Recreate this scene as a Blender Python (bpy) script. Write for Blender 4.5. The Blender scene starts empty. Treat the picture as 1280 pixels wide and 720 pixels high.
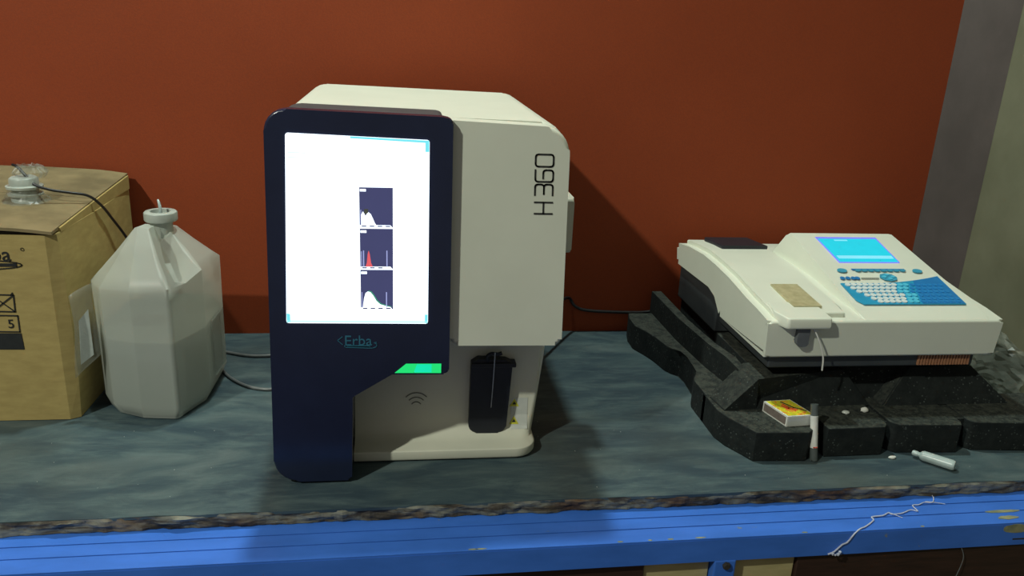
import bpy, bmesh, math, random
from mathutils import Vector, Matrix, noise
random.seed(7)
C = bpy.context.scene.collection
scn = bpy.context.scene

# ------------------------------------------------------------------ camera
R = [[0.990366, 0.000292, 0.138473], [-0.131285, -0.316022, 0.939625], [0.044035, -0.948752, -0.312939]]
cam_d = bpy.data.cameras.new('camera'); cam = bpy.data.objects.new('camera', cam_d); C.objects.link(cam)
cam.matrix_world = Matrix(((R[0][0], -R[0][1], -R[0][2], 0), (R[1][0], -R[1][1], -R[1][2], 0),
                           (R[2][0], -R[2][1], -R[2][2], .60), (0, 0, 0, 1)))
cam_d.sensor_width = 36; cam_d.lens = 36 * 1002 / 1280; cam_d.clip_start = .02
scn.camera = cam
# ------------------------------------------------------------------ world and lamps
w = bpy.data.worlds.new('room_gloom'); scn.world = w; w.use_nodes = True
w.node_tree.nodes['Background'].inputs[0].default_value = (1.0, .93, .93, 1)
w.node_tree.nodes['Background'].inputs[1].default_value = .17
def lamp(name, loc, power, col, size):
    l = bpy.data.lights.new(name, 'POINT'); l.energy = power; l.color = col; l.shadow_soft_size = size
    o = bpy.data.objects.new(name, l); o.location = loc; C.objects.link(o)
    o['label'] = name.replace('_', ' ') + ' outside the picture'; o['category'] = 'lamp'
    return o
lamp('room_lamp', (-1.66, -.55, 2.24), 240, (.97, 1.0, .87), .045)
lamp('wall_lamp', (-.045, 1.42, 2.18), 122, (.84, 1.0, .93), .05)
scn.view_settings.view_transform = 'Standard'; scn.view_settings.look = 'None'
scn.view_settings.exposure = -0.16; scn.view_settings.gamma = 1

# ------------------------------------------------------------------ materials
def s2l(c): return tuple(((x/255)/12.92 if x/255 <= .04045 else (((x/255)+.055)/1.055)**2.4) for x in c)
def base(name):
    m = bpy.data.materials.new(name); m.use_nodes = True
    return m, m.node_tree, m.node_tree.nodes['Principled BSDF']
def setp(b, **k):
    for n, v in k.items():
        b.inputs[n.replace('_', ' ')].default_value = v
def ramp(nt, fac, stops):
    r = nt.nodes.new('ShaderNodeValToRGB')
    el = r.color_ramp.elements
    while len(el) < len(stops): el.new(.5)
    for e, (p, c) in zip(el, stops): e.position = p; e.color = (*c[:3], 1)
    nt.links.new(fac, r.inputs[0]); return r.outputs[0]
def noise_tex(nt, scale, detail=4, rough=.6, stretch=None, dist=0):
    tc = nt.nodes.new('ShaderNodeTexCoord'); n = nt.nodes.new('ShaderNodeTexNoise')
    n.inputs['Scale'].default_value = scale; n.inputs['Detail'].default_value = detail
    n.inputs['Roughness'].default_value = rough; n.inputs['Distortion'].default_value = dist
    if stretch:
        mp = nt.nodes.new('ShaderNodeMapping'); mp.inputs['Scale'].default_value = stretch
        nt.links.new(tc.outputs['Object'], mp.inputs[0]); nt.links.new(mp.outputs[0], n.inputs[0])
    else: nt.links.new(tc.outputs['Object'], n.inputs[0])
    return n.outputs[0]
def bump(nt, b, h, strength=.2, dist=.002):
    bp = nt.nodes.new('ShaderNodeBump'); bp.inputs['Strength'].default_value = strength; bp.inputs['Distance'].default_value = dist
    nt.links.new(h, bp.inputs['Height']); nt.links.new(bp.outputs[0], b.inputs['Normal'])
def mixc(nt, fac, a, b):
    m = nt.nodes.new('ShaderNodeMix'); m.data_type = 'RGBA'
    for v, i in ((fac, 0), (a, 6), (b, 7)):
        if isinstance(v, (int, float)): m.inputs[i].default_value = v
        elif isinstance(v, tuple): m.inputs[i].default_value = (*v[:3], 1)
        else: nt.links.new(v, m.inputs[i])
    return m.outputs[2]
def mottled(name, c1, c2, scale, rough=.5, bs=.1, stretch=None, lo=.35, hi=.65, bd=.001, detail=5, spec=.5):
    m, nt, b = base(name)
    n = noise_tex(nt, scale, detail, stretch=stretch)
    nt.links.new(ramp(nt, n, [(lo, c1), (hi, c2)]), b.inputs['Base Color'])
    setp(b, Roughness=rough); b.inputs['Specular IOR Level'].default_value = spec
    if bs: bump(nt, b, n, bs, bd)
    return m
def glow(name, col, strength):
    m, nt, b = base(name)
    n = noise_tex(nt, 40, 1)
    setp(b, Base_Color=(.02, .02, .02, 1), Roughness=.2, Emission_Strength=strength)
    nt.links.new(ramp(nt, n, [(.3, col), (.7, tuple(x*.96 for x in col))]), b.inputs['Emission Color'])
    return m

def worktop_mat():
    m, nt, b = base('slate_blue_laminate')
    n1 = noise_tex(nt, 5.5, 8, .62, (1, 2.6, 1), .8)
    n2 = noise_tex(nt, 26, 6, .7, (.5, 2.2, 1), .5)
    n3 = noise_tex(nt, 900, 2, .5)
    c = ramp(nt, n1, [(.30, (.024, .044, .060)), (.46, (.042, .070, .084)), (.56, (.062, .096, .104)), (.72, (.112, .148, .148))])
    c = mixc(nt, ramp(nt, n2, [(.48, (0, 0, 0)), (.75, (.55, .55, .55))]), c, (.13, .185, .18))
    n4 = noise_tex(nt, 3.2, 3)
    c = mixc(nt, ramp(nt, n4, [(.52, (0, 0, 0)), (.7, (.5, .5, .5))]), c, (.05, .052, .04))
    c = mixc(nt, ramp(nt, n3, [(.35, (.18, .18, .18)), (.6, (0, 0, 0))]), c, (.02, .025, .025))
    nt.links.new(c, b.inputs['Base Color']); setp(b, Roughness=.62); b.inputs['Specular IOR Level'].default_value = .25
    bump(nt, b, n2, .12, .001)
    return m
def edge_mat():
    m, nt, b = base('crumbling_edge')
    n1 = noise_tex(nt, 34, 6, .65, (.45, 1, 2.2), .6); n2 = noise_tex(nt, 7, 3)
    c = ramp(nt, n1, [(.34, (.018, .015, .011)), (.45, (.075, .062, .042)), (.52, (.15, .15, .115)), (.66, (.23, .235, .19))])
    c2 = ramp(nt, n1, [(.34, (.02, .012, .008)), (.5, (.095, .050, .024)), (.66, (.17, .11, .055))])
    nt.links.new(mixc(nt, ramp(nt, n2, [(.50, (0, 0, 0)), (.62, (1, 1, 1))]), c, c2), b.inputs['Base Color'])
    setp(b, Roughness=.85); bump(nt, b, n1, .5, .002); return m
def blue_mat():
    m, nt, b = base('blue_enamel_paint')
    n = noise_tex(nt, 9, 5, .6, (1, 3, 3)); n2 = noise_tex(nt, 30, 5, .7, (.8, 1.6, 1.6))
    c = ramp(nt, n, [(.35, (.040, .150, .56)), (.65, (.052, .185, .68))])
    c = mixc(nt, ramp(nt, n2, [(.70, (0, 0, 0)), (.73, (1, 1, 1))]), c, (.22, .24, .13))
    nt.links.new(c, b.inputs['Base Color']); setp(b, Roughness=.42); b.inputs['Specular IOR Level'].default_value = .35; return m
def wall_mat():
    m, nt, b = base('orange_wall_paint')
    n = noise_tex(nt, 2.5, 5); n2 = noise_tex(nt, 420, 3)
    c = ramp(nt, n, [(.3, (.255, .047, .014)), (.7, (.305, .058, .018))])
    c = mixc(nt, ramp(nt, n2, [(.35, (.35, .35, .35)), (.65, (0, 0, 0))]), c, (.18, .042, .020))
    nt.links.new(c, b.inputs['Base Color']); setp(b, Roughness=.75); b.inputs['Specular IOR Level'].default_value = .2
    bump(nt, b, n2, .15, .001); return m
def foam_mat():
    m, nt, b = base('black_foam')
    tc = nt.nodes.new('ShaderNodeTexCoord'); v = nt.nodes.new('ShaderNodeTexVoronoi'); v.inputs['Scale'].default_value = 190
    nt.links.new(tc.outputs['Object'], v.inputs[0])
    n = noise_tex(nt, 60, 4)
    sp = ramp(nt, v.outputs['Distance'], [(.12, (1, 1, 1)), (.30, (0, 0, 0))])
    n2 = noise_tex(nt, 45, 2); msk = ramp(nt, n2, [(.50, (0, 0, 0)), (.60, (.8, .8, .8))])
    mu = nt.nodes.new('ShaderNodeMath'); mu.operation = 'MULTIPLY'; nt.links.new(sp, mu.inputs[0]); nt.links.new(msk, mu.inputs[1])
    c = ramp(nt, n, [(.35, (.006, .009, .009)), (.7, (.014, .018, .017))])
    c = mixc(nt, mu.outputs[0], c, (.10, .12, .11))
    # upward faces of the foam get a paler mottled tone
    g = nt.nodes.new('ShaderNodeNewGeometry'); sx = nt.nodes.new('ShaderNodeSeparateXYZ'); nt.links.new(g.outputs['True Normal'], sx.inputs[0])
    d = nt.nodes.new('ShaderNodeMath'); d.operation = 'MULTIPLY'; nt.links.new(ramp(nt, sx.outputs[2], [(.50, (0, 0, 0)), (.80, (1, 1, 1))]), d.inputs[0])
    nt.links.new(ramp(nt, noise_tex(nt, 110, 5, .7), [(.38, (.10, .10, .10)), (.62, (.85, .85, .85))]), d.inputs[1])
    c = mixc(nt, d.outputs[0], c, (.060, .066, .052))
    nt.links.new(c, b.inputs['Base Color']); setp(b, Roughness=.8); b.inputs['Specular IOR Level'].default_value = .3
    bump(nt, b, v.outputs['Distance'], .35, .001); return m
def plastic_sheet():
    m, nt, b = base('clear_film')
    n = noise_tex(nt, 30, 4)
    nt.links.new(ramp(nt, n, [(.3, (.26, .29, .25)), (.7, (.38, .41, .35))]), b.inputs['Base Color'])
    setp(b, Roughness=.3, Alpha=.20); b.inputs['Specular IOR Level'].default_value = .7; return m
def jug_mat():
    m, nt, b = base('milky_plastic')
    n = noise_tex(nt, 14, 3)
    nt.links.new(ramp(nt, n, [(.3, (.80, .86, .77)), (.7, (.86, .91, .82))]), b.inputs['Base Color'])
    setp(b, Roughness=.38); b.inputs['Subsurface Weight'].default_value = 0
    tr = nt.nodes.new('ShaderNodeBsdfTransparent'); tl = nt.nodes.new('ShaderNodeBsdfTranslucent')
    tl.inputs[0].default_value = (.74, .79, .70, 1)
    m1 = nt.nodes.new('ShaderNodeMixShader'); m1.inputs[0].default_value = .30
    m2 = nt.nodes.new('ShaderNodeMixShader'); m2.inputs[0].default_value = .54
    out = nt.nodes['Material Output']
    nt.links.new(b.outputs[0], m1.inputs[1]); nt.links.new(tl.outputs[0], m1.inputs[2])
    nt.links.new(m1.outputs[0], m2.inputs[1]); nt.links.new(tr.outputs[0], m2.inputs[2]); nt.links.new(m2.outputs[0], out.inputs[0])
    return m
def match_print():
    m, nt, b = base('yellow_print')
    n = noise_tex(nt, 110, 2)
    nt.links.new(ramp(nt, n, [(.40, (.52, .52, .03)), (.52, (.75, .66, .03)), (.62, (.75, .24, .04))]), b.inputs['Base Color'])
    setp(b, Roughness=.4); return m
M = dict(
    wall=wall_mat(), worktop=worktop_mat(), edge=edge_mat(), blue=blue_mat(), foam=foam_mat(), film=plastic_sheet(), jug=jug_mat(), yellow=match_print(),
    plaster=mottled('olive_plaster', (.115, .118, .075), (.15, .152, .10), 6, .8, .1, spec=.15),
    plaster2=mottled('grey_purple_plaster', (.070, .060, .055), (.095, .080, .074), 6, .8, .1, spec=.15),
    white=mottled('ivory_plastic', (.66, .69, .575), (.70, .73, .61), 8, .38, 0),
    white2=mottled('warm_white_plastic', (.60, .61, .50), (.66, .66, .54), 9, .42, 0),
    seam=mottled('seam_grey', (.10, .11, .09), (.14, .15, .12), 60, .6, 0),
    navy=mottled('glare_tinted_black_plastic', (.010, .015, .038), (.012, .018, .046), 15, .22, 0),  # black plastic with the screen's bluish bloom mixed into the base colour
    black=mottled('black_plastic', (.008, .010, .016), (.013, .015, .023), 30, .5, 0),
    charcoal=mottled('charcoal_plastic', (.035, .042, .046), (.047, .054, .056), 30, .5, 0),
    grey=mottled('grey_rubber', (.10, .11, .12), (.13, .14, .15), 60, .5, 0),
    ink=mottled('black_ink', (.012, .014, .014), (.02, .022, .02), 90, .5, 0),
    card=mottled('cardboard', (.36, .275, .105), (.43, .335, .130), 30, .85, .15, (1, 1, 3), spec=.1),
    cardin=mottled('dusty_cardboard', (.15, .12, .065), (.24, .19, .10), 14, .9, .15, spec=.1),
    ply=mottled('pale_plywood', (.38, .33, .15), (.47, .41, .20), 18, .7, .2, (1, 1, 5)),
    brown=mottled('dark_brown_board', (.022, .010, .006), (.040, .018, .011), 26, .55, .2, (.6, 1, 6)),
    liquid=mottled('clear_liquid', (.07, .09, .075), (.09, .11, .09), 10, .3, 0),
    cap=mottled('translucent_cap', (.33, .37, .33), (.42, .46, .41), 40, .4, 0),
    cable=mottled('black_cable', (.008, .008, .009), (.015, .015, .016), 50, .4, 0),
    greycable=mottled('grey_cable', (.10, .11, .11), (.15, .16, .16), 50, .3, 0),
    copper=mottled('copper_fins', (.34, .15, .075), (.42, .20, .10), 80, .4, 0),
    teal=mottled('teal_print', (.02, .13, .20), (.03, .16, .24), 60, .5, 0),
    kpblue=mottled('blue_keypad_film', (.015, .27, .47), (.02, .31, .52), 40, .4, 0),
    kpdark=mottled('deep_blue_film', (.012, .16, .42), (.016, .19, .47), 40, .4, 0),
    kwhite=mottled('white_key', (.62, .70, .68), (.70, .76, .74), 60, .4, 0),
    kcyan=mottled('cyan_key', (.07, .48, .66), (.09, .53, .72), 60, .4, 0),
    kblue=mottled('blue_key', (.015, .20, .50), (.02, .23, .55), 60, .35, 0),
    kfn=mottled('teal_key', (.04, .28, .42), (.05, .33, .48), 60, .4, 0),
    amber=mottled('beige_window', (.36, .33, .18), (.50, .46, .27), 90, .3, 0),
    paper=mottled('white_paper', (.62, .62, .56), (.70, .70, .64), 60, .8, 0),
    mside=mottled('striker_brown', (.13, .10, .085), (.18, .145, .12), 90, .8, 0),
    red=mottled('red_print', (.60, .04, .02), (.68, .06, .03), 90, .5, 0),
    warn=mottled('warning_yellow', (.55, .55, .04), (.65, .62, .05), 90, .5, 0),
    sheet=mottled('sticker_sheet', (.54, .57, .52), (.60, .62, .57), 90, .3, 0),
    milk=mottled('milky_clear_plastic', (.34, .42, .40), (.42, .50, .48), 60, .3, 0),
    glassy=mottled('dim_tube_plastic', (.07, .085, .08), (.10, .115, .11), 60, .2, 0),
    metal=mottled('needle_steel', (.35, .38, .42), (.45, .48, .52), 60, .3, 0),
    web=mottled('white_thread', (.42, .47, .58), (.55, .58, .68), 90, .9, 0),
    dirt_shade=mottled('dark_dirt_and_shade', (.015, .014, .013), (.035, .03, .025), 60, .9, 0),  # dark brown for bolt and print, also painted shade in gaps and holes
    paintscar=mottled('scraped_paint', (.33, .33, .17), (.17, .19, .12), 60, .8, 0),
    screen=glow('lit_screen_white', (.80, .90, 1.0), 2.1),
    scr_cyan=glow('lit_screen_cyan', (.20, .85, .95), 1.1),
    scr_pale=glow('lit_screen_pale_cyan', (.62, .95, 1.0), 1.3),
    scr_dark=glow('lit_screen_slate', (.055, .060, .165), 1.0),
    scr_red=glow('lit_screen_red', (.90, .13, .15), 1.0),
    scr_green=glow('lit_screen_green', (.05, .35, .20), 1.0),
    scr_line=glow('lit_screen_line', (.45, .50, .90), 1.0),
    led=glow('green_status_light', (.01, .85, .20), 1.0),
    led2=glow('mint_status_light', (.0, .90, .50), 1.0),
    lcd=glow('lit_lcd_cyan', (.0, .70, .86), 1.05),
    lcdl=glow('lit_lcd_pale', (.25, .85, 1.0), 1.1),
    lcdrim=glow('lit_lcd_violet', (.20, .22, 1.0), 1.1),
)

# ------------------------------------------------------------------ helpers
def thing(name, label, cat, loc=(0, 0, 0), group=None):
    o = bpy.data.objects.new(name, None); C.objects.link(o); o.location = loc; o.empty_display_size = .02
    o['label'] = label; o['category'] = cat
    if group: o['group'] = group
    return o
def tag(o, label, cat, group=None):
    o['label'] = label; o['category'] = cat
    if group: o['group'] = group
    return o
def origin(o):
    v = Vector((0, 0, 0))
    while o is not None: v += o.location; o = o.parent
    return v
def obj(name, bm, m, parent=None, label=None, smooth=False, at=None, kind=None):
    """links bm (world coordinates) as one mesh object; its origin sits at the parent's, or at `at`"""
    off = origin(parent) if parent is not None else Vector(at or (0, 0, 0))
    bmesh.ops.translate(bm, verts=bm.verts, vec=-off)
    bmesh.ops.recalc_face_normals(bm, faces=bm.faces)
    me = bpy.data.meshes.new(name); bm.to_mesh(me); bm.free()
    me.materials.append(M[m])
    if smooth:
        for p in me.polygons: p.use_smooth = True
        me.set_sharp_from_angle(angle=math.radians(50))
    o = bpy.data.objects.new(name, me); C.objects.link(o)
    if smooth and len(me.polygons) < 1500:
        wn = o.modifiers.new('weighted_normals', 'WEIGHTED_NORMAL'); wn.keep_sharp = True
    if parent is not None: o.parent = parent
    else: o.location = off
    if label: o['label'] = label
    if kind: o['kind'] = kind
    return o
def B(): return bmesh.new()
def box(bm, x0, x1, y0, y1, z0, z1, bev=0, seg=2):
    r = bmesh.ops.create_cube(bm, size=1); vs = r['verts']
    for v in vs:
        v.co = Vector((x0 + (v.co.x+.5)*(x1-x0), y0 + (v.co.y+.5)*(y1-y0), z0 + (v.co.z+.5)*(z1-z0)))
    if bev:
        es = list({e for v in vs for e in v.link_edges})
        bmesh.ops.bevel(bm, geom=es, offset=bev, segments=seg, affect='EDGES', profile=.5)
    return bm
def fillet(pts, rad, n=5):
    """round the corners of a 2-D polygon; rad is a number or one radius per corner"""
    out = []; N = len(pts)
    for i, p in enumerate(pts):
        r = rad[i] if isinstance(rad, (list, tuple)) else rad
        p = Vector(p); a = Vector(pts[i-1]) - p; b = Vector(pts[(i+1) % N]) - p
        if r <= 0: out.append(tuple(p)); continue
        la, lb = a.length, b.length; a.normalize(); b.normalize()
        ang = a.angle(b); d = min(r/math.tan(ang/2), la*.49, lb*.49); rr = d*math.tan(ang/2)
        c = p + (a+b).normalized()*(rr/math.sin(ang/2))
        s = p + a*d - c; e = p + b*d - c
        for k in range(n+1):
            t = k/n; v = s.lerp(e, t)
            out.append(tuple(c + v.normalized()*rr) if v.length > 1e-9 else tuple(p))
    return out
def prism(bm, pts, axis, a, b, bev=0, seg=2):
    """pts 2-D: axis y -> (x,z), axis x -> (y,z), axis z -> (x,y); extruded from a to b"""
    def co(p, t):
        return {'y': (p[0], t, p[1]), 'x': (t, p[0], p[1]), 'z': (p[0], p[1], t)}[axis]
    v0 = [bm.verts.new(co(p, a)) for p in pts]; v1 = [bm.verts.new(co(p, b)) for p in pts]
    f0 = bm.faces.new(v0); f1 = bm.faces.new(list(reversed(v1)))
    n = len(pts)
    for i in range(n): bm.faces.new((v0[i], v1[i], v1[(i+1) % n], v0[(i+1) % n]))
    if bev:
        es = list(set(f0.edges) | (set(f1.edges) if bev > 0 else set()))
        bmesh.ops.bevel(bm, geom=es, offset=abs(bev), segments=seg, affect='EDGES', profile=.5)
    return bm
def loft(bm, rings, cap0=True, cap1=True):
    vs = [[bm.verts.new(p) for p in r] for r in rings]; n = len(rings[0])
    for a, b in zip(vs, vs[1:]):
        for i in range(n): bm.faces.new((a[i], a[(i+1) % n], b[(i+1) % n], b[i]))
    if cap0: bm.faces.new(list(reversed(vs[0])))
    if cap1: bm.faces.new(vs[-1])
    return bm
def lathe(bm, c, prof, n=24, axis=(0, 0, 1), closed=False):
    ax = Vector(axis).normalized(); u = ax.orthogonal().normalized(); v = ax.cross(u)
    rings = [[Vector(c) + ax*h + (u*math.cos(2*math.pi*k/n) + v*math.sin(2*math.pi*k/n))*r for k in range(n)] for r, h in prof]
    if closed: rings.append(rings[0])
    if closed:
        vs = [[bm.verts.new(p) for p in r] for r in rings[:-1]]; vs.append(vs[0])
        for a, b in zip(vs, vs[1:]):
            for i in range(n): bm.faces.new((a[i], a[(i+1) % n], b[(i+1) % n], b[i]))
        return bm
    return loft(bm, rings)
def catmull(pts, n=8):
    P = [Vector(p) for p in pts]; P = [P[0]*2-P[1]] + P + [P[-1]*2-P[-2]]; out = []
    for i in range(1, len(P)-2):
        for k in range(n):
            t = k/n; a, b, c, d = P[i-1], P[i], P[i+1], P[i+2]
            out.append(.5*((2*b) + (c-a)*t + (2*a-5*b+4*c-d)*t*t + (3*b-a-3*c+d)*t**3))
    out.append(P[-2]); return out
def tube(bm, pts, r, n=8, smooth=8):
    ps = catmull(pts, smooth) if smooth else [Vector(p) for p in pts]
    rings = []; prev = None
    for i, p in enumerate(ps):
        d = (ps[min(i+1, len(ps)-1)] - ps[max(i-1, 0)]).normalized()
        u = (prev - d*prev.dot(d)).normalized() if prev is not None else d.orthogonal().normalized()
        prev = u; v = d.cross(u)
        rr = r(i/(len(ps)-1)) if callable(r) else r
        rings.append([p + (u*math.cos(2*math.pi*k/n) + v*math.sin(2*math.pi*k/n))*rr for k in range(n)])
    return loft(bm, rings)
def text_bm(s, size, x, z, y, depth=.0006, center=False):
    """flat lettering standing in the xz plane at depth y, facing -y"""
    cu = bpy.data.curves.new('t', 'FONT'); cu.body = s; cu.size = size; cu.extrude = depth; cu.resolution_u = 3
    if center: cu.align_x = 'CENTER'
    o = bpy.data.objects.new('t', cu); C.objects.link(o)
    me = bpy.data.meshes.new_from_object(o.evaluated_get(bpy.context.evaluated_depsgraph_get()))
    bpy.data.objects.remove(o); bm = B(); bm.from_mesh(me); bpy.data.meshes.remove(me)
    for v in bm.verts: v.co = Vector((x + v.co.x, y - v.co.z, z + v.co.y))
    return bm
def strokes(bm, lines, wdt, mp, th=.0006):
    """thin raised strokes: each polyline in 2-D, mapped by mp(a, b, h) to the world"""
    for ln in lines:
        for (a, b) in zip(ln, ln[1:]):
            a = Vector(a); b = Vector(b); d = (b-a)
            if d.length < 1e-7: continue
            d = d.normalized()*wdt/2; nrm = Vector((-d.y, d.x))
            q = [a-d-nrm, b+d-nrm, b+d+nrm, a-d+nrm]
            lo = [bm.verts.new(mp(p.x, p.y, 0)) for p in q]; hi = [bm.verts.new(mp(p.x, p.y, th)) for p in q]
            bm.faces.new(hi); bm.faces.new(list(reversed(lo)))
            for i in range(4): bm.faces.new((lo[i], lo[(i+1) % 4], hi[(i+1) % 4], hi[i]))
    return bm
def dup_part(src, parent, vec):
    o = src.copy(); C.objects.link(o); o.parent = parent; o.location = src.location + Vector(vec); return o

# ------------------------------------------------------------------ setting
def struct(name, bm, m): o = obj(name, bm, m); o['kind'] = 'structure'; return o
bm = B(); box(bm, -2.2, 1.2, 1.52, 1.62, -.9, 2.6); struct('wall_back', bm, 'wall')
bm = B(); box(bm, 1.083, 1.2, 1.352, 1.52, -.9, 2.6); struct('trim_1', bm, 'plaster2')
bm = B(); box(bm, 1.075, 1.2, -.8, 1.352, -.9, 2.6, .003); struct('wall_right', bm, 'plaster')
bm = B(); box(bm, -2.2, 1.2, -1.6, 1.62, -.95, -.9); struct('floor', bm, 'brown')

# worktop: laminate slab and its crumbling front edge
wt = thing('worktop', 'worn slate blue laminate worktop with a crumbling brown front edge', 'worktop', (.2, 1.2, -.02))
def front_y(x): return .902 + .0085*(x+.5)
bm = B()
pts = [(-1.3, 1.519)] + [(-1.3 + i*.05, front_y(-1.3+i*.05) + random.uniform(-.0016, .0016)) for i in range(48)] + [(1.072, front_y(1.072)), (1.072, 1.519)]
prism(bm, pts, 'z', -.004, 0); obj('laminate_surface', bm, 'worktop', wt)
bm = B(); prism(bm, [(-1.3, 1.519), (-1.3, front_y(-1.3)+.006), (1.072, front_y(1.07)+.006), (1.072, 1.519)], 'z', -.019, -.004); obj('core_board', bm, 'brown', wt)
# ragged edge strip
bm = B(); NX, NZ = 620, 6
grid = []
for i in range(NX+1):
    x = -1.3 + i*(2.37/NX); col = []
    for j in range(NZ+1):
        z = -.0005 - j*(.019/NZ)
        d = .004*(noise.noise((x*28, z*60, 1)) + .6*noise.noise((x*90, z*160, 5)))
        if j == 0: d = .0012*noise.noise((x*40, 0, 3)) + .001
        col.append(bm.verts.new((x, front_y(x) - .001 + d + .0015*j/NZ, z)))
    grid.append(col)
for i in range(NX):
    for j in range(NZ): bm.faces.new((grid[i][j], grid[i+1][j], grid[i+1][j+1], grid[i][j+1]))
obj('edge_strip', bm, 'edge', wt)

# blue metal frame under the worktop
fr = thing('table_frame', 'blue painted metal frame running under the worktop front edge', 'frame', (.2, .87, -.4))
def sk(x): return .010*(x-.14)      # the frame runs very slightly askew
def strip(y0, y1, z0, z1, name, bev=.0008):
    bm = B(); box(bm, -1.3, 1.07, y0, y1, z0, z1)
    for v in bm.verts: v.co.y += sk(v.co.x)
    return obj(name, bm, 'blue', fr)
strip(.8875, .935, -.045, -.0205, 'rail_strip'); strip(.8640, .8855, -.045, -.0205, 'rail_strip'); strip(.8355, .8620, -.045, -.0205, 'rail_strip')
strip(.8350, .8400, -.056, -.0230, 'front_rail')
bm = B(); box(bm, -1.3, 1.07, .842, .93, -.048, -.0455); obj('groove_shade_strip', bm, 'dirt_shade', fr)  # dark strip below the rails, groove shade put into its colour
bm = B(); box(bm, .408, .438, .837, .867, -.88, -.055, .002); obj('post', bm, 'blue', fr)
bm = B(); lathe(bm, (.424, .8375, -.062), [(.0055, 0), (.0055, -.003), (.004, -.0045)], 6, (0, 1, 0))
for v in bm.verts: v.co.y -= .001
obj('bolt', bm, 'dirt_shade', fr, label='rusty dark bolt')
bm = B()
for (x0, x1, y0, y1, zz) in ((.812, .866, .8595, .8655, -.0204), (.82, .855, .8435, .852, -.0204)):
    n = 14; q = [((x0+x1)/2 + (x1-x0)/2*math.cos(2*math.pi*k/n)*random.uniform(.8, 1.1), (y0+y1)/2 + (y1-y0)/2*math.sin(2*math.pi*k/n)*random.uniform(.7, 1.2)) for k in range(n)]
    prism(bm, [(a, b+sk(a)) for a, b in q], 'z', zz, zz+.0005)
n = 16; prism(bm, [(.842 + .020*math.cos(2*math.pi*k/n)*random.uniform(.8, 1.2), -.0235 - .006 + .007*math.sin(2*math.pi*k/n)) for k in range(n)], 'y', .8417, .8424)
obj('paint_scar', bm, 'paintscar', fr, label='patch of scraped off paint')
bm = B()
for (x, z0) in ((.278, -.0205), (.318, -.0205), (.345, -.0205), (.09, -.0205), (.10, -.0205), (.385, -.0205), (.70, -.0205), (.53, -.0205)):
    n = 9; s_ = random.uniform(.003, .008)
    prism(bm, [(x + s_*math.cos(2*math.pi*k/n)*random.uniform(.7, 1.2), .838+sk(x) + .0014*math.sin(2*math.pi*k/n)) for k in range(n)], 'z', z0, z0+.0004)
obj('paint_chip', bm, 'paintscar', fr, label='row of small paint chips', kind='stuff')

# boards below the frame
def board(name, x0, x1, m, label, group=None, z0=-.88, y=.845):
    bm = B(); box(bm, x0, x1, y, y+.016, z0, -.0563, .001, 1); return tag(obj(name, bm, m, at=((x0+x1)/2, y, z0)), label, 'board', group)
board('plywood_board', .317, .4065, 'ply', 'pale plywood board left of the blue post', y=.850)
board('plywood_board', .4395, .527, 'ply', 'pale plywood board right of the blue post', y=.850)
board('cupboard_panel', -1.25, .3155, 'brown', 'dark brown cupboard panel under the left part of the frame')
board('cupboard_panel', .5285, 1.06, 'brown', 'dark brown cupboard panel under the right part of the frame')

# ------------------------------------------------------------------ blood analyser
AN = thing('blood_analyzer', 'tall white blood analyser with dark front and lit touch screen', 'medical device', (.03, 1.2, 0))
bm = B()
prism(bm, fillet([(-.158, .189), (.211, .189), (.2095, .484), (-.152, .490)], [.012, .012, .034, .030], 7), 'y', 1.010, 1.425, .008, 3)
prism(bm, [(-.150, .012), (.196, .012), (.208, .14), (.212, .189), (-.152, .189)], 'y', 1.0655, 1.40, .004, 2)
obj('housing', bm, 'white', AN, smooth=True)
bm = B(); prism(bm, fillet([(.055, .194), (.2125, .194), (.2070, .4795), (.055, .484)], [.01, .01, .032, .005], 7), 'y', 1.006, 1.026); obj('seam_gasket', bm, 'seam', AN, label='thin dark seam around front panel')
bm = B(); prism(bm, fillet([(.0650, .1945), (.2145, .1935), (.2080, .4815), (.056, .487)], [.012, .010, .034, .004], 8), 'y', .977, 1.007, .006, 4)
obj('front_panel', bm, 'white', AN, smooth=True)
# lower recess: floor lip with a round corner sweeping up into the back wall
def ring(yf, xr, r, z, n=8):
    return [(-.064, 1.10, z), (-.064, yf, z)] + [(xr-r+r*math.sin(math.pi/2*k/n), yf+r-r*math.cos(math.pi/2*k/n), z) for k in range(n+1)] + [(xr, 1.10, z)]
bm = B()
loft(bm, [ring(*a) for a in ((1.016, .1955, .030, .003), (1.014, .197, .031, .006), (1.0135, .1975, .031, .0165), (1.0155, .1955, .029, .0185),
     (1.034, .192, .022, .0200), (1.046, .194, .016, .0245), (1.0545, .1965, .012, .034), (1.0590, .199, .008, .050), (1.0605, .202, .006, .080), (1.062, .2055, .006, .150), (1.048, .214, .006, .186), (1.048, .216, .006, .20))])
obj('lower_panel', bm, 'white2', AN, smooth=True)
for (x, y) in ((-.12, 1.0), (.17, 1.08), (-.12, 1.38), (.17, 1.38)):
    bm = B(); lathe(bm, (x, y, 0), [(.012, 0), (.013, .004), (.013, .0125)], 16); obj('foot', bm, 'black', AN)
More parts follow.
